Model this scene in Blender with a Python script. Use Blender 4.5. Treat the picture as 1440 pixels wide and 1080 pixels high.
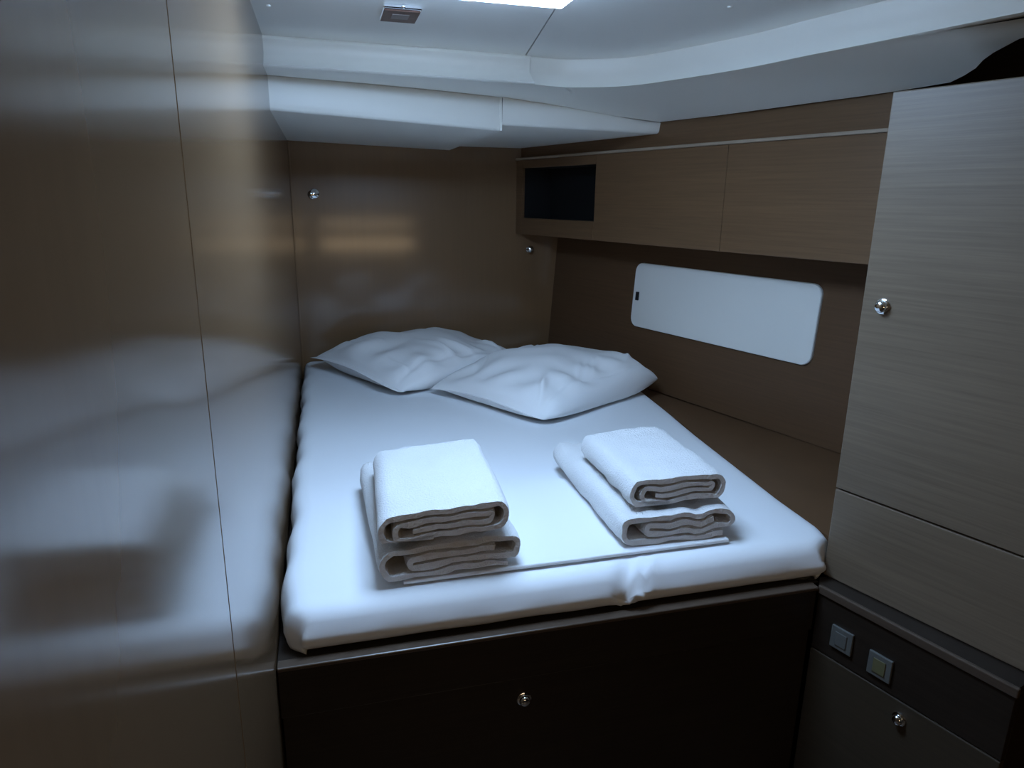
import bpy, bmesh, math, random
from mathutils import Vector, Matrix, noise
for o in list(bpy.data.objects): bpy.data.objects.remove(o)
scene = bpy.context.scene
COL = scene.collection
random.seed(4)

# ------------------------------------------------------------------ camera
S = 0.72            # metres for one measuring unit (eye height above the mattress)
EYE = 1.45          # eye height above the cabin sole, metres
def P(x, y, z): return Vector((x*S, y*S, z*S + EYE))
cd = bpy.data.cameras.new('camera'); cam = bpy.data.objects.new('camera', cd); COL.objects.link(cam)
cd.sensor_width = 36; cd.lens = 36*969/1440; cd.clip_start = 0.01
Rm = Matrix(((0.9656, 0.0540, -0.2545), (-0.2598, 0.2519, -0.9322), (0.0138, 0.9663, 0.2572)))
cam.matrix_world = Matrix.Translation((0, 0, EYE)) @ Rm.to_4x4()
scene.camera = cam

# ------------------------------------------------------------------ world, light, exposure
w = bpy.data.worlds.new('world'); scene.world = w; w.use_nodes = True
w.node_tree.nodes['Background'].inputs[0].default_value = (0.45, 0.62, 0.9, 1)
w.node_tree.nodes['Background'].inputs[1].default_value = 0.02
HATCH_COLOUR = (0.435, 0.66, 1.0); HATCH_STRENGTH = 33.0
ADDED_GLOW_COLOUR = (1.0, 0.72, 0.42); ADDED_GLOW_STRENGTH = 5.5
vs = scene.view_settings
vs.view_transform = 'Standard'; vs.look = 'None'; vs.gamma = 1; vs.exposure = 0; vs.use_curve_mapping = False

# ------------------------------------------------------------------ materials
def new_mat(name):
    m = bpy.data.materials.new(name); m.use_nodes = True
    return m, m.node_tree, m.node_tree.nodes['Principled BSDF']
def wood(name, c1, c2, grain, rough=0.3, coat=0.0, coat_rough=0.1, spec=0.5, bump=0.05, fine=1.0, detail=5):
    """straight-grained veneer: grain 'z' runs vertical, 'h' horizontal"""
    m, t, b = new_mat(name); n = t.nodes; l = t.links
    g = n.new('ShaderNodeNewGeometry'); mp = n.new('ShaderNodeMapping')
    mp.inputs['Scale'].default_value = (90*fine, 90*fine, 1.6) if grain == 'z' else (2.2, 2.2, 110*fine)
    l.new(g.outputs['Position'], mp.inputs[0])
    nz = n.new('ShaderNodeTexNoise'); nz.inputs['Scale'].default_value = 1.6; nz.inputs['Detail'].default_value = detail; nz.inputs['Roughness'].default_value = 0.65
    l.new(mp.outputs[0], nz.inputs['Vector'])
    mp2 = n.new('ShaderNodeMapping'); mp2.inputs['Scale'].default_value = (7, 7, .5) if grain == 'z' else (.5, .5, 8)
    l.new(g.outputs['Position'], mp2.inputs[0])
    nb = n.new('ShaderNodeTexNoise'); nb.inputs['Scale'].default_value = 1; nb.inputs['Detail'].default_value = 2
    l.new(mp2.outputs[0], nb.inputs['Vector'])
    mx = n.new('ShaderNodeMath'); mx.operation = 'MULTIPLY_ADD'; mx.inputs[1].default_value = .35
    l.new(nb.outputs['Fac'], mx.inputs[0]); l.new(nz.outputs['Fac'], mx.inputs[2])
    r = n.new('ShaderNodeValToRGB'); r.color_ramp.elements[0].position = .40; r.color_ramp.elements[1].position = .92
    r.color_ramp.elements[0].color = (*c2, 1); r.color_ramp.elements[1].color = (*c1, 1)
    l.new(mx.outputs[0], r.inputs[0]); l.new(r.outputs[0], b.inputs['Base Color'])
    if bump:
        bp = n.new('ShaderNodeBump'); bp.inputs['Strength'].default_value = bump; bp.inputs['Distance'].default_value = .002
        l.new(nz.outputs['Fac'], bp.inputs['Height']); l.new(bp.outputs[0], b.inputs['Normal'])
    b.inputs['Roughness'].default_value = rough; b.inputs['Specular IOR Level'].default_value = spec
    b.inputs['Coat Weight'].default_value = coat; b.inputs['Coat Roughness'].default_value = coat_rough
    return m
def plain(name, c, rough=.5, metal=0, bump=0, bscale=300, spec=.5, sheen=0, var=0.0):
    m, t, b = new_mat(name); n = t.nodes; l = t.links
    b.inputs['Base Color'].default_value = (*c, 1); b.inputs['Roughness'].default_value = rough
    b.inputs['Metallic'].default_value = metal; b.inputs['Specular IOR Level'].default_value = spec
    b.inputs['Sheen Weight'].default_value = sheen
    nz = n.new('ShaderNodeTexNoise'); nz.inputs['Scale'].default_value = bscale; nz.inputs['Detail'].default_value = 4
    g = n.new('ShaderNodeNewGeometry'); l.new(g.outputs['Position'], nz.inputs['Vector'])
    if bump:
        bp = n.new('ShaderNodeBump'); bp.inputs['Strength'].default_value = bump; bp.inputs['Distance'].default_value = .003
        l.new(nz.outputs['Fac'], bp.inputs['Height']); l.new(bp.outputs[0], b.inputs['Normal'])
    if var:
        mr = n.new('ShaderNodeMapRange'); mr.inputs['To Min'].default_value = 1-var; mr.inputs['To Max'].default_value = 1+var
        l.new(nz.outputs['Fac'], mr.inputs['Value'])
        mm = n.new('ShaderNodeVectorMath'); mm.operation = 'SCALE'; mm.inputs[0].default_value = c
        l.new(mr.outputs[0], mm.inputs['Scale']); l.new(mm.outputs[0], b.inputs['Base Color'])
    return m
def glow(name, c, s):
    m = bpy.data.materials.new(name); m.use_nodes = True; t = m.node_tree; t.nodes.clear()
    e = t.nodes.new('ShaderNodeEmission'); e.inputs[0].default_value = (*c, 1); e.inputs[1].default_value = s
    o = t.nodes.new('ShaderNodeOutputMaterial'); t.links.new(e.outputs[0], o.inputs[0]); return m

BROWN, BROWN2 = (.172, .106, .057), (.160, .0985, .053)
M = {}
M['wall_gloss'] = wood('lacquered veneer vertical', BROWN, BROWN2, 'z', .135, 0, .14, .5, .0, .5, 1)
M['back_gloss'] = wood('lacquered veneer aft', (.215, .122, .057), (.202, .115, .054), 'z', .30, 1.0, .11, .5, .0, .5, 1)
M['hull_wood'] = wood('veneer hull side', (.140, .073, .035), (.105, .055, .026), 'h', .5, 0, .1, .3, .05)
M['locker_wood'] = wood('veneer locker', (.205, .113, .055), (.140, .077, .038), 'h', .42, 0, .1, .4, .08)
M['ward_wood'] = wood('veneer wardrobe', (.200, .150, .102), (.13, .096, .064), 'h', .42, 0, .1, .4, .10)
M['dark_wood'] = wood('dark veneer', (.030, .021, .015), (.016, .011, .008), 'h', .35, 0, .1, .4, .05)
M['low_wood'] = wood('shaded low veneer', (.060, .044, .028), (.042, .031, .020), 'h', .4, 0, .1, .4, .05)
M['edge_wood'] = wood('solid edge strip', (.10, .070, .050), (.06, .042, .03), 'h', .3, 0, .1, .5, .03)
M['edge_light'] = wood('pale edge strip', (.46, .36, .27), (.34, .26, .19), 'h', .3, 0, .1, .5, .03)
M['floor'] = wood('teak sole', (.10, .06, .035), (.05, .03, .018), 'h', .35)
M['liner'] = plain('moulded liner', (.93, .91, .84), .42, bump=.03, bscale=220)
M['vinyl'] = plain('headliner panel', (.86, .84, .79), .55, bump=.05, bscale=400)
M['sheet'] = plain('cotton sheet', (.86, .87, .88), .75, bump=.05, bscale=900, sheen=.1)
M['pillow'] = plain('pillow cotton', (.93, .92, .91), .7, bump=.06, bscale=700, sheen=.1)
M['towel'] = plain('terry towel', (.77, .76, .75), .95, bump=1.0, bscale=260, sheen=.3, var=.06)
M['blind'] = plain('white blind', (.90, .87, .80), .5, bump=.02)
M['chrome'] = plain('chrome', (.86, .88, .9), .08, 1)
M['black'] = plain('black plastic', (.012, .013, .015), .4)
M['lining'] = plain('dark lining', (.005, .005, .0055), .8)
M['plate'] = plain('grey plate', (.11, .11, .10), .4)
M['plate_yellow'] = plain('yellowed insert', (.13, .12, .06), .4)
M['lens'] = plain('smoked lamp lens', (.13, .058, .038), .45, var=.3, bscale=60)
M['label_print'] = plain('pale print', (.25, .20, .18), .5)
M['hatch_glow'] = glow('daylit hatch', HATCH_COLOUR, HATCH_STRENGTH)
M['added_glow'] = glow('added warm glow', ADDED_GLOW_COLOUR, ADDED_GLOW_STRENGTH)

# ------------------------------------------------------------------ helpers
def empty(name, loc, label=None, cat=None, group=None, kind=None):
    o = bpy.data.objects.new(name, None); COL.objects.link(o); o.location = loc; o.empty_display_size = .05
    return tag(o, label, cat, group, kind)
def tag(o, label=None, cat=None, group=None, kind=None):
    if label: o['label'] = label
    if cat: o['category'] = cat
    if group: o['group'] = group
    if kind: o['kind'] = kind
    return o
def world_of(o):
    v = Vector((0, 0, 0))
    while o: v = v + o.location; o = o.parent
    return v
def mesh(name, verts, faces, mat, parent=None, smooth=False, origin=None, angle=None):
    """verts are world positions; the object's origin sits at the middle of its base"""
    verts = [Vector(v) for v in verts]
    if origin is None:
        xs = [v.x for v in verts]; ys = [v.y for v in verts]; zs = [v.z for v in verts]
        origin = Vector(((min(xs)+max(xs))/2, (min(ys)+max(ys))/2, min(zs)))
    me = bpy.data.meshes.new(name); me.from_pydata([v-origin for v in verts], [], faces); me.update()
    bm = bmesh.new(); bm.from_mesh(me); bmesh.ops.recalc_face_normals(bm, faces=bm.faces[:]); bm.to_mesh(me); bm.free()
    me.materials.append(M[mat])
    o = bpy.data.objects.new(name, me); COL.objects.link(o)
    if parent: o.parent = parent; o.location = origin - world_of(parent)
    else: o.location = origin
    if smooth:
        for p in me.polygons: p.use_smooth = True
        if angle: me.set_sharp_from_angle(angle=math.radians(angle))
    return o
class Frame:
    """plan frame: s along a face, t into the side, both in measuring units"""
    def __init__(f, x, y, deg): 
        f.o = (x, y); a = math.radians(deg); f.sd = (math.sin(a), -math.cos(a)); f.td = (math.cos(a), math.sin(a))
    def __call__(f, s, t, z): return P(f.o[0]+f.sd[0]*s+f.td[0]*t, f.o[1]+f.sd[1]*s+f.td[1]*t, z)
class Grid:
    def __call__(f, s, t, z): return P(s, t, z)
XY = Grid()
def box_data(fr, a, b, bev=0.0):
    (s0, t0, z0), (s1, t1, z1) = a, b
    v = [fr(s, t, z) for z in (z0, z1) for t in (t0, t1) for s in (s0, s1)]
    fc = [(0, 1, 3, 2), (4, 6, 7, 5), (0, 4, 5, 1), (2, 3, 7, 6), (0, 2, 6, 4), (1, 5, 7, 3)]
    if bev:
        bm = bmesh.new(); bv = [bm.verts.new(p) for p in v]
        for q in fc: bm.faces.new([bv[i] for i in q])
        bmesh.ops.recalc_face_normals(bm, faces=bm.faces[:])
        bmesh.ops.bevel(bm, geom=bm.edges[:], offset=bev*S, segments=2, affect='EDGES', profile=.5)
        bm.verts.index_update()
        v = [p.co.copy() for p in bm.verts]; fc = [tuple(x.index for x in q.verts) for q in bm.faces]; bm.free()
    return v, fc
def join(*parts):
    V, F = [], []
    for v, f in parts:
        k = len(V); V += list(v); F += [tuple(i+k for i in q) for q in f]
    return V, F
def boxes(name, fr, specs, mat, parent=None, bev=.004):
    v, f = join(*[box_data(fr, a, b, bev) for a, b in specs]); return mesh(name, v, f, mat, parent)
def prism(poly, z0, z1):
    n = len(poly); v = [P(x, y, z0) for x, y in poly] + [P(x, y, z1) for x, y in poly]
    f = [tuple(range(n))[::-1], tuple(range(n, 2*n))] + [(i, (i+1) % n, n+(i+1) % n, n+i) for i in range(n)]
    return v, f
def lathe(profile, axis_o, axis, seg=24):
    """profile: (radius, height) pairs in metres, turned about an axis"""
    axis = Vector(axis).normalized(); u = axis.orthogonal().normalized(); w_ = axis.cross(u)
    v, f = [], []
    for r, h in profile:
        for k in range(seg):
            a = 2*math.pi*k/seg; v.append(axis_o + axis*h + (u*math.cos(a)+w_*math.sin(a))*r)
    for i in range(len(profile)-1):
        for k in range(seg):
            k2 = (k+1) % seg; f.append((i*seg+k, i*seg+k2, (i+1)*seg+k2, (i+1)*seg+k))
    f.append(tuple(range(seg))); f.append(tuple((len(profile)-1)*seg+k for k in range(seg)))
    return v, f
def lerp(tab, x):
    if x <= tab[0][0]: return tab[0][1]
    for (a, b), (c, d) in zip(tab, tab[1:]):
        if x <= c: return b + (d-b)*(x-a)/(c-a)
    return tab[-1][1]
def smooth(a, b, x):
    t = max(0, min(1, (x-a)/(b-a))); return t*t*(3-2*t)
def catmull(pts, n=6):
    out = []
    for i in range(len(pts)-1):
        p0 = Vector(pts[max(i-1, 0)]); p1 = Vector(pts[i]); p2 = Vector(pts[i+1]); p3 = Vector(pts[min(i+2, len(pts)-1)])
        for k in range(n):
            t = k/n; out.append(.5*((2*p1)+(p2-p0)*t+(2*p0-5*p1+4*p2-p3)*t*t+(3*p1-p0-3*p2+p3)*t**3))
    out.append(Vector(pts[-1])); return out
def loft(rows):
    v, f = [], []
    n = len(rows[0])
    for r in rows: v += r
    for i in range(len(rows)-1):
        for j in range(n-1): f.append((i*n+j, i*n+j+1, (i+1)*n+j+1, (i+1)*n+j))
    return v, f

# ================================================================== THE SETTING
XL, YB, YR, FLOOR = -.168, 4.5, -1.3, -EYE/S
HULL_T = math.tan(math.radians(16.5)); LEAN = .067
def hull_x(y, z): return 1.483 + (YB-y)*HULL_T + (z+1.0)*LEAN
tag(boxes('floor', XY, [((-.3, YR-.1, FLOOR-.08), (2.9, YB+.1, FLOOR))], 'floor', bev=0), 'dark wooden cabin sole hidden in shadow below the berth', 'floor', kind='structure')

# left bulkhead: two tall lacquered panels meeting at a thin seam
wl = empty('wall_left', P(XL-.02, 1.5, FLOOR), 'glossy brown veneered bulkhead mirroring the bed on the left', 'wall', kind='structure')
SEAM = 1.012
boxes('panel', XY, [((XL-.06, SEAM+.0022, FLOOR), (XL, YB+.04, .62))], 'wall_gloss', wl, bev=.0016)
boxes('panel', XY, [((XL-.06, YR, FLOOR), (XL, SEAM-.0022, .62))], 'wall_gloss', wl, bev=.0016)
boxes('seam_backing', XY, [((XL-.055, SEAM-.02, FLOOR), (XL-.008, SEAM+.02, .62))], 'black', wl, bev=0)
# aft bulkhead
wb = empty('wall_back', P(.7, YB, FLOOR), 'dark lacquered wooden bulkhead behind the pillows with blurred reflections', 'wall', kind='structure')
boxes('panel', XY, [((XL+.006, YB, FLOOR), (2.0, YB+.06, .6))], 'back_gloss', wb, bev=.002)
boxes('corner_strip', XY, [((XL, YB-.012, -1.15), (XL+.010, YB, .40))], 'back_gloss', wb, bev=.002)
# hull side, leaning in towards its foot
v = []
for off in (0, .06):
    for y in (YB+.03, .9):
        for z in (FLOOR, .6): v.append(P(hull_x(y, z)+off, y, z))
tag(mesh('wall_right', v, [(0, 1, 3, 2), (4, 6, 7, 5), (0, 4, 5, 1), (2, 3, 7, 6), (0, 2, 6, 4), (1, 5, 7, 3)], 'hull_wood'), 'dark brown leaning hull side lining below the long locker', 'wall', kind='structure')
# behind the viewer: bulkhead, plus an unseen door with glowing strips added for warm light
wr_ = empty('wall_rear', P(.8, YR, FLOOR), 'dark wooden bulkhead closing the cabin behind the viewpoint', 'wall', kind='structure')
boxes('panel', XY, [((XL, YR-.06, FLOOR), (-.1, YR, .75)), ((1.40, YR-.06, FLOOR), (2.9, YR, .75)), ((-.1, YR-.06, .3), (1.40, YR, .75))], 'dark_wood', wr_)
boxes('wall_side', XY, [((2.7, YR, FLOOR), (2.76, .95, .75))], 'dark_wood', None).__setitem__('kind', 'structure')
dr = empty('added_door', P(.42, YR, FLOOR), 'unseen dark door added behind the viewpoint, two glowing strips for warm light', 'door', kind='structure')
boxes('door_leaf', XY, [((-.1, YR-.05, FLOOR), (1.40, YR-.02, -.70)), ((-.1, YR-.05, -.57), (1.40, YR-.02, -.37)), ((-.1, YR-.05, -.31), (1.40, YR-.02, .3)),
      ((-.1, YR-.05, -.70), (-.02, YR-.02, -.31)), ((1.28, YR-.05, -.70), (1.40, YR-.02, -.31))], 'dark_wood', dr)
boxes('pane', XY, [((-.02, YR-.045, -.70), (1.28, YR-.035, -.57))], 'added_glow', dr, bev=0)  # added glowing strips, placed to reflect as warm streaks on the aft bulkhead
boxes('pane', XY, [((-.02, YR-.045, -.37), (1.28, YR-.035, -.31))], 'added_glow', dr, bev=0)

# ---- overhead: flat headliner, moulded step curving round the corner, lower soffit aft
A_PTS = [(.835, 2.885), (.93, 2.90), (1.03, 2.885), (1.22, 2.78), (1.345, 2.56), (1.455, 2.28), (1.515, 2.03), (1.575, 1.80), (1.66, 1.45), (1.80, .95), (2.1, -.1), (2.42, YR)]
ACURVE = [(p.x, p.y) for p in catmull([(x, y, 0) for x, y in A_PTS], 6)]
HX0, HX1, HY0, HY1 = .10, .685, 1.43, 2.005      # hatch opening
ZC = .56
def flat(polys, z, th):
    return join(*[prism(p, z, z+th) for p in polys])
v, f = flat([[(XL, HY1), (HX1, HY1), (.82, 2.88), (XL, 2.845)], [(XL, HY0), (HX0, HY0), (HX0, HY1), (XL, HY1)], [(XL, YR), (HX1, YR), (HX1, HY0), (XL, HY0)]], ZC, .03)
ceil = tag(mesh('ceiling', v, f, 'vinyl'), 'pale grey headliner panel around the roof hatch', 'ceiling', kind='structure')
right_poly = [(HX1+.004, YR), (HX1+.004, HY1), (.826, 2.88)] + ACURVE
mesh('ceiling_panel', *prism(right_poly, ZC, ZC+.03), 'vinyl', ceil)
boxes('seam_backing', XY, [((HX1-.05, YR, ZC+.03), (.9, 2.9, ZC+.05))], 'lining', ceil, bev=0)
# first step (straight piece): rounded nosing, vertical face, flat ledge
def step_profile(z_top, z_bot, r=.014):
    pr = [(0.0, z_top+.012)]
    pr += [(-.004, z_top+.001), (-.010, z_top-.004), (-.010, z_top-.010), (-.003, z_top-.016)]
    pr += [(.002, z_top-.03), (.0, z_bot+.02), (-.004, z_bot+.006)]
    return pr
def sweep(path, prof, closed_end=False):
    """path: plan points; prof: (outward offset, z). outward is to the left of travel"""
    rows = []
    for i, (x, y) in enumerate(path):
        a = path[max(i-1, 0)]; b = path[min(i+1, len(path)-1)]
        dx, dy = b[0]-a[0], b[1]-a[1]; L_ = math.hypot(dx, dy); nx, ny = -dy/L_, dx/L_
        rows.append([P(x+nx*o, y+ny*o, z) for o, z in prof])
    return rows
pathL = [(XL-.012, 2.845), (.2, 2.858), (.5, 2.870), (.842, 2.884)]
prof1 = [(.03, ZC+.03), (-.006, ZC+.002), (-.012, ZC-.006), (-.010, ZC-.014), (-.002, ZC-.02), (.0, ZC-.06), (-.05, .462), (-.072, .452), (-.066, .447), (-.04, .446)]
mesh('liner_step', *loft(sweep(pathL, prof1)), 'liner', ceil, True, angle=60)
pathR = ACURVE
prof2 = [(.03, ZC+.03), (.0, ZC+.002), (-.001, ZC-.008), (.004, ZC-.03), (.006, ZC-.06), (-.006, .470), (-.020, .456), (-.024, .450), (-.012, .4465), (.03, .452)]
mesh('liner_step', *loft(sweep(pathR, prof2)), 'liner', ceil, True, angle=60)
# ledge between the step and the soffit / the locker, dropping towards the locker
def lk_x(y): return 1.238 + (YB-y)*HULL_T
def ledge_edge(x):  # inner edge of the ledge in plan (under the step)
    return x
rows = []
inner = [(XL, 2.79), (.2, 2.80), (.5, 2.81), (.80, 2.82)] + [(x-.022 if x > 1.0 else x, y-.05*smooth(1.3, .83, x)-.012) for x, y in ACURVE[:44]]
outer_tab = [(XL, 2.99), (.2, 3.05), (.5, 3.11), (.80, 3.17), (1.05, 3.21), (1.30, 3.25), (1.50, 3.28)]
n_in = len(inner)
inner_len = [0]
for a, b in zip(inner, inner[1:]): inner_len.append(inner_len[-1]+math.hypot(b[0]-a[0], b[1]-a[1]))
outer = []
for (x, y), d in zip(inner, inner_len):
    if x <= .80: outer.append((x, lerp(outer_tab, x), lerp([(XL, .450), (.5, .446), (.8, .440)], x)))
    else:
        d2 = (d - inner_len[3]) / (inner_len[-1]-inner_len[3])
        pts = [(0, (.80, 3.17, .440)), (.10, (1.10, 3.215, .420)), (.20, (1.36, 3.25, .396)), (.28, (1.62, 3.27, .380)), (.40, (1.73, 2.86, .376)), (.56, (1.93, 2.20, .383)), (.64, (2.00, 1.97, .390)), (.69, (1.94, 1.83, .400)), (.74, (1.84, 1.70, .412)), (.82, (1.765, 1.53, .425)), (1.0, (1.86, 1.0, .44))]
        for (a, pa), (b, pb) in zip(pts, pts[1:]):
            if d2 <= b+1e-6:
                t = (d2-a)/(b-a); outer.append(tuple(pa[k]+(pb[k]-pa[k])*t for k in range(3))); break
for (xi, yi), (xo, yo, zo) in zip(inner, outer):
    row = []
    for k in range(9):
        t = k/8; z = .4465 + (zo-.4465)*(t*t*(1.6-.6*t))
        row.append(P(xi+(xo-xi)*t, yi+(yo-yi)*t, z))
    rows.append(row)
mesh('liner_ledge', *loft(rows), 'liner', ceil, True)
# second step: face down to the soffit, then soffit back to the aft bulkhead (two pieces, the left one hangs lower)
def soffit(name, x0, x1, ztab, ytab, n):
    rows = []
    for i in range(n+1):
        x = x0+(x1-x0)*i/n; yf = lerp(ytab, x); zb = lerp(ztab, x); zt = lerp([(XL, .450), (.5, .446), (.8, .440), (1.05, .422), (1.30, .398), (1.50, .386), (1.7, .38)], x)
        zt = max(zt, zb+.01)
        rows.append([P(x, yf+.008, zt+.006), P(x, yf-.002, zt-.006), P(x, yf+.002, zb+.03), P(x, yf+.004, zb+.012), P(x, yf+.010, zb+.003), P(x, yf+.022, zb), P(x, (yf+YB)/2, zb), P(x, YB+.01, zb)])
    return mesh(name, *loft(rows), 'liner', ceil, True, angle=50)
soffit('soffit', XL, .80, [(XL, .325), (.80, .300)], outer_tab, 10)
soffit('soffit', .800, 1.78, [(.8, .324), (1.7, .328)], [(.8, 3.155), (1.05, 3.195), (1.30, 3.235), (1.50, 3.27), (1.62, 3.28), (1.78, 3.28)], 8)
boxes('soffit_return', XY, [((.790, 3.166, .3005), (.802, YB, .44))], 'liner', ceil, .002)
for x, y in ((-.12, 2.42), (1.194, 2.0)):
    mesh('screw_cap', *lathe([(.006, .0), (.006, -.0015), (.004, -.003)], P(x, y, ZC), (0, 0, 1), 12), 'liner', ceil, True, angle=40)
# deck above everything so no light leaks in
boxes('deck', XY, [((XL-.1, YR-.1, .72), (HX0-.05, YB+.1, .76)), ((HX1+.05, YR-.1, .72), (3.0, YB+.1, .76)), ((HX0-.05, YR-.1, .72), (HX1+.05, HY0-.05, .76)), ((HX0-.05, HY1+.05, .72), (HX1+.05, YB+.1, .76))], 'lining', ceil, 0)

# roof hatch: coaming and daylit acrylic pane
hw = empty('window_1', P((HX0+HX1)/2, (HY0+HY1)/2, ZC), 'bright daylit roof hatch in the headliner above the bed', 'hatch', kind='structure')
c_ = .014
boxes('hatch_frame', XY, [((HX0, HY0, ZC-.004), (HX0+c_, HY1, ZC+.11)), ((HX1-c_, HY0, ZC-.004), (HX1, HY1, ZC+.11)), ((HX0+c_, HY0, ZC-.004), (HX1-c_, HY0+c_, ZC+.11)), ((HX0+c_, HY1-c_, ZC-.004), (HX1-c_, HY1, ZC+.11))], 'liner', hw, .002)
boxes('pane', XY, [((HX0+c_, HY0+c_, ZC-.050), (HX1-c_, HY1-c_, ZC+.02))], 'hatch_glow', hw, .006)

# ================================================================== FIXED FURNITURE
def knob(parent, at, nrm, r=.012, name='knob', top=False, **kw):
    prof = [(r*1.25, 0), (r*1.25, r*.22), (r*1.05, r*.35), (r*.9, r*.36), (r*.95, r*.7), (r*.9, r*1.0), (r*.66, r*1.22), (r*.3, r*1.32), (.0004, r*1.34)]
    return mesh(name, *lathe(prof, at, nrm, 28), 'chrome', parent, True, at, 50)

# overhead locker along the hull side
LK = Frame(1.238, YB, 16.5)
TB = .25
lk = empty('overhead_locker', P(1.6, 3.3, -.21), 'long brown overhead locker with a dark open cubby along the hull side', 'locker')
E_ = .0
carc = [((.0, 0, -.21), (.07, .022, .25)), ((.07, 0, -.21), (.825, .022, -.107)), ((.07, 0, .200), (.825, .022, .25)),
        ((.0, .022, -.21), (2.8, TB, -.19)), ((.0, .022, .235), (2.8, TB, .25)), ((.0, TB-.015, -.19), (2.8, TB, .235)), ((2.78, .022, -.19), (2.8, TB-.015, .235))]
boxes('carcass', LK, carc, 'locker_wood', lk, .0015)
boxes('cubby_lining', LK, [((.066, .022, -.112), (.072, TB-.016, .205)), ((.824, .022, -.112), (.834, TB-.016, .205)), ((.066, .022, -.118), (.834, TB-.016, -.110)), ((.066, .022, .203), (.834, TB-.016, .211)), ((.066, TB-.026, -.112), (.834, TB-.016, .205))], 'lining', lk, 0)
for s0, s1 in ((.8265, 1.7495), (1.7525, 2.8)):
    boxes('door', LK, [((s0, 0, -.21), (s1, .022, .25))], 'locker_wood', lk, .0015)
boxes('trim_rail', LK, [((.0, -.010, .2505), (2.8, .03, .264))], 'edge_light', lk, .003)
boxes('upper_board', LK, [((.0, .028, .2625), (2.5, .045, .40))], 'locker_wood', lk, .001)

# side shelf between mattress and hull, at mattress level
RIGHT = [(1.60, 1.43), (1.64, 1.495), (1.70, 1.515), (1.92, 1.525), (2.18, 1.55), (2.6, 1.59), (3.0, 1.64), (3.4, 1.68), (3.75, 1.655), (4.1, 1.575), (4.3, 1.50), (4.47, 1.36)]
poly = [(x+.02, y) for y, x in RIGHT if 1.69 < y < 4.3] + [(1.50, 4.44), (1.46, 4.49)]
poly += [(hull_x(YB, -1.04)-.004, YB-.006), (hull_x(1.9, -1.04)-.004, 1.9), (2.04, 1.835), (1.545, 1.668)]
tag(mesh('side_shelf', *prism(poly, -1.10, -1.04), 'hull_wood'), 'brown wooden shelf filling the gap between mattress and hull side', 'shelf')

# wardrobe
WD = Frame(1.492, 1.511, 18.2)
wd = empty('wardrobe', P(1.7, 1.3, -1.12), 'tall brown wood wardrobe with a chrome push knob at the right', 'wardrobe')
boxes('carcass', WD, [((-.105, .03, -1.118), (-.085, .58, .288)), ((-.085, .03, -1.118), (1.25, .58, -1.10)), ((-.085, .03, .27), (1.25, .58, .288)), ((-.085, .56, -1.10), (1.25, .58, .27)), ((1.23, .03, -1.10), (1.25, .56, .27))], 'ward_wood', wd, .002)
dw = boxes('door', WD, [((-.105, 0, -.8245), (1.25, .028, .288))], 'ward_wood', wd, .003)
boxes('lower_panel', WD, [((-.105, 0, -1.118), (1.25, .028, -.8295))], 'ward_wood', wd, .003)
knob(dw, WD(-.045, 0, -.267), -Vector((*WD.td, 0)), .0125)
# low cabinet on the right with ledge, below the wardrobe
LC = Frame(1.401, 1.561, 16.5)
lc = empty('low_cabinet', P(1.6, 1.2, FLOOR), 'low dark cabinet with two plates and a knob, bottom right corner', 'cabinet')
top_poly = [(1.401, 1.556), (1.554, 1.044), (2.25, 1.244), (2.05, 1.70), (1.56, 1.60), (1.44, 1.60)]
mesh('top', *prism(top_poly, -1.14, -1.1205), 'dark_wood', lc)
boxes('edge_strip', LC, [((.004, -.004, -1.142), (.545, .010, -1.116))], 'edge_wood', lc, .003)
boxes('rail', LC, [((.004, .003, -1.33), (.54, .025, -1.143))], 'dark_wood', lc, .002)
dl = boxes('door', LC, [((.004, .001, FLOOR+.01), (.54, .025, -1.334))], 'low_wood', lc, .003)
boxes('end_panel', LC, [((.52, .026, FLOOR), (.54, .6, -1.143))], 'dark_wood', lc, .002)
knob(dl, LC(.294, .001, -1.385), -Vector((*LC.td, 0)), .011)
for i, (s, z, ins, lab) in enumerate(((.100, -1.250, 'plate', 'grey wall plate on the low cabinet, nearer the bed'), (.220, -1.263, 'plate_yellow', 'yellowish wall plate on the low cabinet, further from the bed'))):
    e = empty('switch_plate', LC(s, 0, z-.04), lab, 'switch', 'plates on the low cabinet')
    boxes('plate', LC, [((s-.034, -.006, z-.036), (s+.034, .0025, z+.036))], 'plate', e, .002)
    boxes('rocker', LC, [((s-.018, -.009, z-.022), (s+.018, -.0062, z+.022))], ins, e, .0015)

# berth base
bb = empty('berth_base', P(.6, 1.55, FLOOR), 'dark wooden berth front with a drop locker below the mattress', 'bed base')
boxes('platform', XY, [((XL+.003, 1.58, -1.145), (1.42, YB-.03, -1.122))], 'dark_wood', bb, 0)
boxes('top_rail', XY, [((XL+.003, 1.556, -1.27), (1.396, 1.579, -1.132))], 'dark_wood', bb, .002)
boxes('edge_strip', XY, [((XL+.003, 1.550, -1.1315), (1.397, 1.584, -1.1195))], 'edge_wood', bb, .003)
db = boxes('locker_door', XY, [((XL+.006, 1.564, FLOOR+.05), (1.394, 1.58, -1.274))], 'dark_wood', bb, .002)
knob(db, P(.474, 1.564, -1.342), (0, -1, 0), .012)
boxes('plinth', XY, [((XL+.006, 1.60, FLOOR), (1.39, 1.62, FLOOR+.05))], 'dark_wood', bb, 0)

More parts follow.
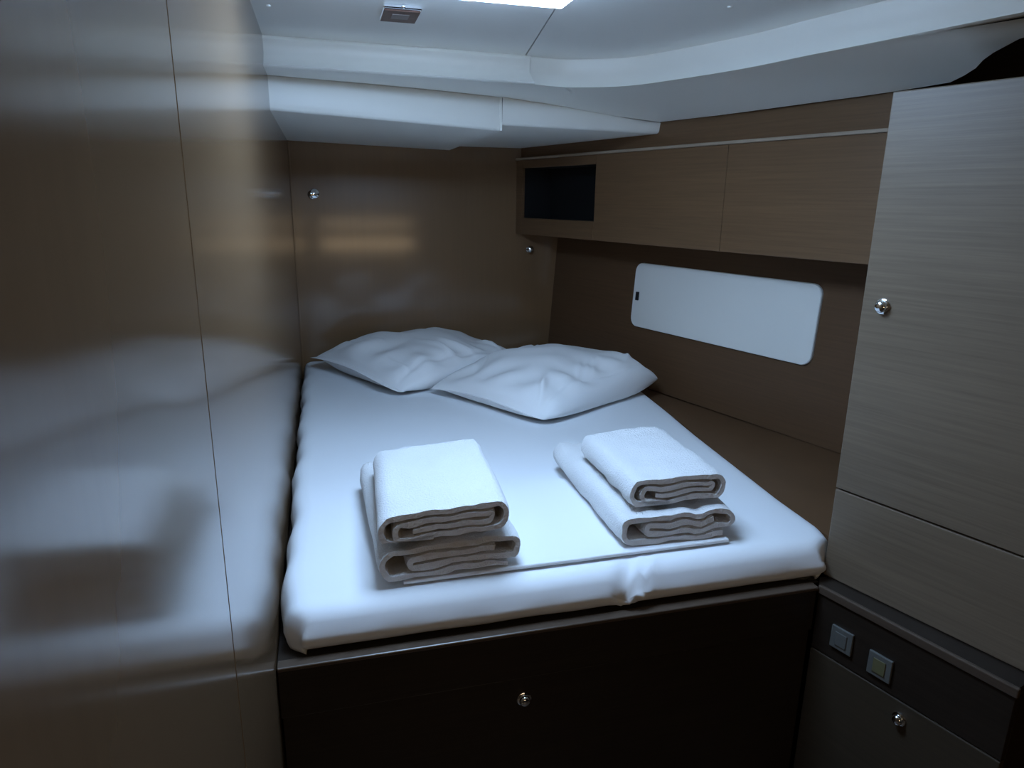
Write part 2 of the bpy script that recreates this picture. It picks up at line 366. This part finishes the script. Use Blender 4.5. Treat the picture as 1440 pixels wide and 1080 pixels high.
# ================================================================== BEDDING
Y0, Y1 = 1.582, 4.47
def left_x(y):
    w_ = -.152 + .005*math.sin(y*9.3) + .004*math.sin(y*23+1) 
    w_ += .05*(1-smooth(Y0, Y0+.07, y))**2
    return w_
def right_x(y):
    return lerp(RIGHT, y)
def build_mattress():
    us = [0, .006, .014, .024, .038, .055] + [.055+.89*i/70 for i in range(1, 70)] + [.945, .962, .976, .986, .994, 1]
    vs_ = [0, .0025, .006, .010, .015, .021, .028] + [.028+.95*i/110 for i in range(1, 110)] + [.978, .985, .990, .995, 1]
    R_ = .052; ZT = -1.0; ZB = -1.118
    verts = []; nu = len(us); nv = len(vs_)
    def pos(u, v):
        y = Y0+(Y1-Y0)*v
        x0, x1 = left_x(y), right_x(y); x = x0+(x1-x0)*u
        # plan bow of the front edge
        d = min(x-x0, x1-x, y-Y0+.0, Y1-y); 
        def rnd(d, r): return 0 if d >= r else r-math.sqrt(max(0, r*r-(r-d)**2))
        dz = math.hypot(rnd(min(x-x0, x1-x), R_), rnd(min(y-Y0, Y1-y), R_*1.15))
        dz = min(dz, R_*1.1)
        z = ZT - dz
        nn = noise.noise(Vector((x*2.2, y*1.7, .3)))*.007 + noise.noise(Vector((x*6, y*5, 2.)))*.0022
        z += nn*min(1, max(d, 0)/.1)*(.2+.8*smooth(2.35, 2.7, y))
        # gathered sheet at the front edge
        g = math.exp(-((y-Y0)/.042)**2)
        q = (x-.80) - (Y0-y)*-.55
        z += 1.7*g*(.013*math.exp(-((q-.012)/.010)**2) - .018*math.exp(-((q+.030)/.024)**2) + .010*math.exp(-((q-.048)/.009)**2) - .012*math.exp(-((q-.030)/.010)**2))
        # raised far corner
        z += .035*smooth(1.0, 1.4, x)*smooth(4.0, 4.4, y)
        return x, y, z
    for v in vs_:
        for u in us: verts.append(P(*pos(u, v)))
    faces = [(j*nu+i, j*nu+i+1, (j+1)*nu+i+1, (j+1)*nu+i) for j in range(nv-1) for i in range(nu-1)]
    ring = [(i, 0) for i in range(nu)] + [(nu-1, j) for j in range(1, nv)] + [(i, nv-1) for i in range(nu-2, -1, -1)] + [(0, j) for j in range(nv-2, 0, -1)]
    top = [j*nu+i for i, j in ring]
    cx, cy = .7, 3.0
    prev = top
    levels = 7
    for k in range(1, levels+1):
        t = k/levels; cur = []
        for (i, j), a in zip(ring, top):
            x, y, z = pos(us[i], vs_[j])
            zz = z + (ZB-z)*t
            bul = .010*math.sin(math.pi*t) - .012*t*t
            if j == 0:
                q = x-.80
                fold = .012*math.exp(-((q-.0+.05*t)/.014)**2)-.010*math.exp(-((q+.03)/.02)**2)+.010*math.exp(-((q-.040+.05*t)/.010)**2)
                y += .016*t**1.5
                y -= bul + 1.8*fold*math.sin(math.pi*min(1, .2+t*.8)) + noise.noise(Vector((x*7, t*2, 5)))*.003
            elif j == nv-1: y += bul
            if i == 0: x -= bul*.6 + noise.noise(Vector((y*9, t*3, 1)))*.004
            elif i == nu-1: x += bul
            verts.append(P(x, y, zz)); cur.append(len(verts)-1)
        n = len(ring)
        faces += [(prev[m], prev[(m+1) % n], cur[(m+1) % n], cur[m]) for m in range(n)]
        prev = cur
    faces.append(tuple(prev))
    return verts, faces
v, f = build_mattress()
tag(mesh('mattress', v, f, 'sheet', None, True), 'double mattress wrapped in a white fitted sheet', 'mattress')

def pillow(label, fx, fy, yaw, Wd_, Dp, T, seed, lifts, zbase, flange=.0):
    """fx, fy: the corner nearest the foot of the bed; lifts: how far the left, near, right and far corners ride up"""
    N_, K_ = 96, 68
    ca, sa = math.cos(yaw), math.sin(yaw)
    cx = fx + Wd_/2*ca - Dp/2*sa; cy = fy + Wd_/2*sa + Dp/2*ca
    lL, lF, lR, lB = lifts
    def lay(sgn):
        rows = []
        for j in range(K_+1):
            row = []
            for i in range(N_+1):
                u = -1+2*i/N_; v_ = -1+2*j/K_
                u = math.sin(u*math.pi/2)*.35+u*.65; v_ = math.sin(v_*math.pi/2)*.35+v_*.65
                x = u*Wd_/2*(1-.045*(1-v_*v_)); y = v_*Dp/2*(1-.05*(1-u*u))
                k_ = 1-(.02 if (u < 0 < v_) else .14 if (u < 0 and v_ < 0) else .08)*(u*v_)**4; x *= k_; y *= k_
                uu = u
                if u < 0: uu = max(-1, u*(1+flange))
                au, av = abs(uu), abs(v_)
                prof = max(0, 1-au**2.5)**.56*max(0, 1-av**2.4)**.52
                wl_, wr2 = (1-u)/2, (1+u)/2; wf, wb_ = (1-v_)/2, (1+v_)/2
                edge_z = .018 + (lF*wl_*wf + lL*wl_*wb_ + lR*wr2*wf + lB*wr2*wb_) + .035*max(au**4, av**4)*(1-(au*av)**2)
                ps = Vector((x*3.2+seed, y*3.2, sgn*2))
                wr = noise.noise(ps)*.028 + noise.noise(ps*2.3)*.012
                # gathers running in from the closed short end and the two long seams
                wr += .011*math.sin(v_*13+2*math.sin(u*3+seed)+seed)*math.exp(-((uu+.72)/.22)**2)
                wr += .009*math.sin(u*17+seed*2+v_*4)*math.exp(-((v_+.70)/.20)**2)
                wr += .007*math.sin(u*15+seed+v_*3)*math.exp(-((v_-.65)/.25)**2)
                cr = 0
                for c in range(12):
                    ph = seed*1.7+c*2.399; px, py = (math.sin(ph)*.7, math.cos(ph*1.3)*.65); an = ph*.9+c
                    dx, dy = u-px, v_-py; a_ = dx*math.cos(an)+dy*math.sin(an); b_ = -dx*math.sin(an)+dy*math.cos(an)
                    cr += math.exp(-(a_/.26)**2-(b_/.030)**2)*(.014 if c % 2 else -.013)
                # hem crease just inside the near long seam
                cr -= .010*math.exp(-((v_+.82+.05*math.sin(u*4))/.03)**2)
                if sgn > 0: z = edge_z + prof*T*.74 + (wr+cr)*min(1, prof*1.8)
                else: z = max(.003, edge_z*(1-min(1, prof*2.4)))
                row.append((x, y, z))
            rows.append(row)
        return rows
    def tow(p):
        x, y, z = p; X, Y_ = cx+x*ca-y*sa, cy+x*sa+y*ca
        if Y_ > YB-.03: z += (Y_-(YB-.03))*.25; Y_ = YB-.03+(Y_-(YB-.03))*.12
        return P(max(X, XL+.012), Y_, zbase+z)
    up = [[tow(p) for p in r] for r in lay(1)]; dn = [[tow(p) for p in r] for r in lay(-1)]
    v1, f1 = loft(up); n1 = len(v1); v2, f2 = loft(dn)
    o = mesh('pillow', v1+v2, f1+[tuple(i+n1 for i in q)[::-1] for q in f2], 'pillow', None, True)
    bm = bmesh.new(); bm.from_mesh(o.data); bmesh.ops.remove_doubles(bm, verts=bm.verts[:], dist=.0008); bmesh.ops.recalc_face_normals(bm, faces=bm.faces[:]); bm.to_mesh(o.data); bm.free()
    for p in o.data.polygons: p.use_smooth = True
    return tag(o, label, 'pillow', 'bed pillows')
pillow('white pillow at the back left corner of the bed', .315, 3.40, math.radians(29), .98, .90, .215, 3.1, (.05, .0, .03, .04), -.990, .10)
pillow('white pillow in front, nearest the hull side', .905, 2.78, math.radians(30), 1.0, .84, .235, 8.6, (.0, .0, .045, .05), -.988, .04)

# ---- folded flat sheet and towels: a thick ribbon folded over and over
def ribbon(path, th):
    """closed outline of a thick ribbon along a 2-D path"""
    n = len(path); Lp, Rp = [], []
    for i in range(n):
        a = path[max(i-1, 0)]; b = path[min(i+1, n-1)]
        dx, dz = b[0]-a[0], b[1]-a[1]; L_ = math.hypot(dx, dz) or 1
        nx, nz = -dz/L_*th/2, dx/L_*th/2
        t = th
        Lp.append((path[i][0]+nx, path[i][1]+nz)); Rp.append((path[i][0]-nx, path[i][1]-nz))
    return Lp, Rp
def fold_path(runs, step=.02, squash=.75):
    """runs: list of (x_from, x_to, level); consecutive runs are joined by a half turn"""
    pts = []
    for i, (x0, x1, z) in enumerate(runs):
        m = max(2, int(abs(x1-x0)/step))
        for k in range(m+1): pts.append((x0+(x1-x0)*k/m, z))
        if i+1 < len(runs):
            z2 = runs[i+1][2]; xs = x1; xe = runs[i+1][0]; sg = 1 if x1 > x0 else -1; r = abs(z2-z)/2
            for k in range(1, 9):
                a = math.pi*k/9; xm = xs+(xe-xs)*k/9
                pts.append((xm+sg*math.sin(a)*r*squash, (z+z2)/2+(z-z2)/2*math.cos(a)))
    return pts
def folded(name, label, cat, group, path, th, length, origin, yaw, mat, wob=None, nseg=22, seed=0, rough=.0040, axis='y', soft=.3):
    Lp, Rp = ribbon(path, th); n = len(path)
    ca, sa = math.cos(yaw), math.sin(yaw); rows = []
    for j in range(nseg+1):
        t = j/nseg; tt = .5-.5*math.cos(math.pi*t) if nseg > 8 else t; y = length*tt
        k = 1 - soft*(math.exp(-(tt*length/.010)**2)+math.exp(-((1-tt)*length/.010)**2))
        row = []
        for (a, b), (c, d) in list(zip(Lp, Rp)) + list(zip(Rp, Lp))[::-1]:
            mx_, mz_ = (a+c)/2, (b+d)/2
            x = mx_+(a-mx_)*k; z = mz_+(b-mz_)*k
            if wob: z += wob(x, tt)
            nv_ = noise.noise(Vector((x*14+seed, y*14, z*20)))*rough*2 + noise.noise(Vector((x*60+seed, y*60, z*60)))*rough
            z = max(.001, z+nv_); x += noise.noise(Vector((y*5+seed, z*30, 7)))*.006*(1 if rough > .001 else .2)
            X, Yv = (x, y) if axis == 'y' else (y, x)
            row.append(P(origin[0]+X*ca-Yv*sa, origin[1]+X*sa+Yv*ca, origin[2]+z))
        row.append(row[0]); rows.append(row)
    m = 2*n; V = []; F = []
    for r in rows: V += r[:-1]
    for j in range(nseg):
        for i in range(m):
            i2 = (i+1) % m; F.append((j*m+i, j*m+i2, (j+1)*m+i2, (j+1)*m+i))
    for base in (0, nseg*m):
        for i in range(n-1): F.append((base+i, base+i+1, base+m-2-i, base+m-1-i))
    return tag(mesh(name, V, F, mat, None, True, angle=70), label, cat, group)

# flat sheet, folded flat, lying across under both towel stacks
sp = fold_path([(.55, .004, .0035), (.004, .56, .0095)], .04)
folded('folded_sheet', 'flat folded white sheet lying between and under the towel stacks', 'sheet', None, sp, .0055, .98, (.16, 1.650, -.9935), math.radians(.4), 'sheet', None, 16, 1, .0006, 'x', .1)

def spiral(w, lv, th):
    h = w/2
    return fold_path([(-h*.55, h*.72, lv[1]), (h*.78, -h*.74, lv[2]), (-h*.74, h*.90, lv[0]), (h*.90, -h*.90, lv[3]), (-h*.92, -h*.2, -.2*th+lv[0]*.0+lv[0]-0.0)])
def book(w, lv):
    h = w/2
    return fold_path([(h*.80, -h*.90, lv[0]), (-h*.90, h*.86, lv[3]), (h*.86, -h*.60, lv[1]), (-h*.60, h*.6, lv[2])])
Z0 = -.9785
lvA = [.012, .036, .060, .084]
def wobA(x, t): return .004*math.sin(x*17+1)+.004*math.sin(t*3)
folded('bath_towel', 'white bath towel at the bottom of the left stack', 'towel', 'folded bath towels', book(.37, lvA), .022, .65, (.300, 1.652, Z0), math.radians(1.5), 'towel', wobA, 26, 2)
lvB = [.012, .034, .056, .078]
folded('hand_towel', 'white hand towel on top of the left stack', 'towel', 'folded hand towels', spiral(.31, lvB, .02), .020, .50, (.272, 1.640, Z0+.113), math.radians(-3), 'towel', lambda x, t: .012*x/.15+.006*math.sin(t*3.1), 24, 12)
def wobC(x, t): return -.014*math.exp(-((x-.06)/.03)**2)*(1 if t < .5 else .6)+.003*math.sin(x*20)
folded('bath_towel', 'white bath towel at the bottom of the right stack', 'towel', 'folded bath towels', book(.35, lvA), .022, .66, (.985, 1.672, Z0), math.radians(-1), 'towel', wobC, 26, 22)
folded('hand_towel', 'white hand towel rolled flat on top of the right stack', 'towel', 'folded hand towels', spiral(.27, lvB, .02), .020, .44, (.985, 1.705, Z0+.108), math.radians(-2), 'towel', lambda x, t: .004*math.sin(x*15), 24, 31)

# ================================================================== SMALL FITTINGS
# white blind over the hull window
HF_T = LEAN
def HF(s, t, z):
    x = 1.483 + math.sin(math.radians(16.5))*s; y = YB - math.cos(math.radians(16.5))*s
    td = Vector((math.cos(math.radians(16.5)), math.sin(math.radians(16.5)), 0))
    p = Vector((x, y, 0)) + td*(t + (z+1.0)*LEAN*.96)
    return P(p.x, p.y, z)
bl = empty('window_blind', HF(1.44, -.02, -.70), 'white rounded blind panel covering the hull window', 'window blind')
s0, s1, z0, z1, r = .838, 2.045, -.700, -.335, .05
out = []
for cx, cz, a0 in ((s1-r, z1-r, 0), (s0+r, z1-r, 90), (s0+r, z0+r, 180), (s1-r, z0+r, 270)):
    for k in range(7):
        a = math.radians(a0+15*k); out.append((cx+r*math.cos(a), cz+r*math.sin(a)))
n = len(out)
V = [HF(s, -.001, z) for s, z in out]+[HF(s, -.012, z) for s, z in out]
cs, cz = (s0+s1)/2, (z0+z1)/2
V += [HF(cs+(s-cs)*.995, -.016, cz+(z-cz)*.985) for s, z in out]
F = [(i, (i+1) % n, n+(i+1) % n, n+i) for i in range(n)]+[(n+i, n+(i+1) % n, 2*n+(i+1) % n, 2*n+i) for i in range(n)]+[tuple(range(2*n, 3*n)), tuple(range(n))[::-1]]
mesh('panel', V, F, 'blind', bl)
boxes('latch', HF, [((.868, -.024, -.548), (.892, -.0165, -.500))], 'black', bl, .002)

# chrome fittings on the aft bulkhead
def wall_hook(label, x, z, tilt, k=1.0):
    at = P(x, YB, z); e = empty('wall_hook', at, label, 'hook', 'chrome hooks on the aft bulkhead')
    d = Vector((tilt, -1, .1)).normalized()
    mesh('base_plate', *lathe([(.019*k, 0), (.019*k, .004), (.015*k, .007), (.007*k, .008)], at, (0, -1, 0), 24), 'chrome', e, True, at, 50)
    mesh('stem', *lathe([(.007*k, .004), (.0065*k, .03)], at, d, 16), 'chrome', e, True, at, 50)
    mesh('head', *lathe([(.008*k, .03), (.019*k, .034), (.021*k, .041), (.019*k, .048), (.010*k, .052), (.0005, .053)], at, d, 24), 'chrome', e, True, at, 50)
wall_hook('shiny chrome hook near the left corner of the aft bulkhead', -.045, .018, .25)
wall_hook('dim chrome hook under the locker end in the aft right corner', 1.332, -.315, -.1, .8)

# small ceiling lamp
cl = empty('ceiling_lamp', P(.268, 2.355, ZC), 'small brown rectangular lamp with metal edge on the headliner', 'lamp')
boxes('housing', XY, [((.211, 2.275, ZC-.014), (.326, 2.430, ZC-.0005))], 'chrome', cl, .004)
boxes('lens', XY, [((.214, 2.286, ZC-.018), (.323, 2.427, ZC-.0145))], 'lens', cl, .002)
boxes('print', XY, [((.242, 2.325, ZC-.0192), (.294, 2.380, ZC-.0182))], 'label_print', cl, 0)
mesh('switch_button', *lathe([(.005, 0), (.005, .004), (.003, .006)], P(.270, 2.275, ZC-.007), (0, -1, 0), 14), 'chrome', cl, True, angle=50)
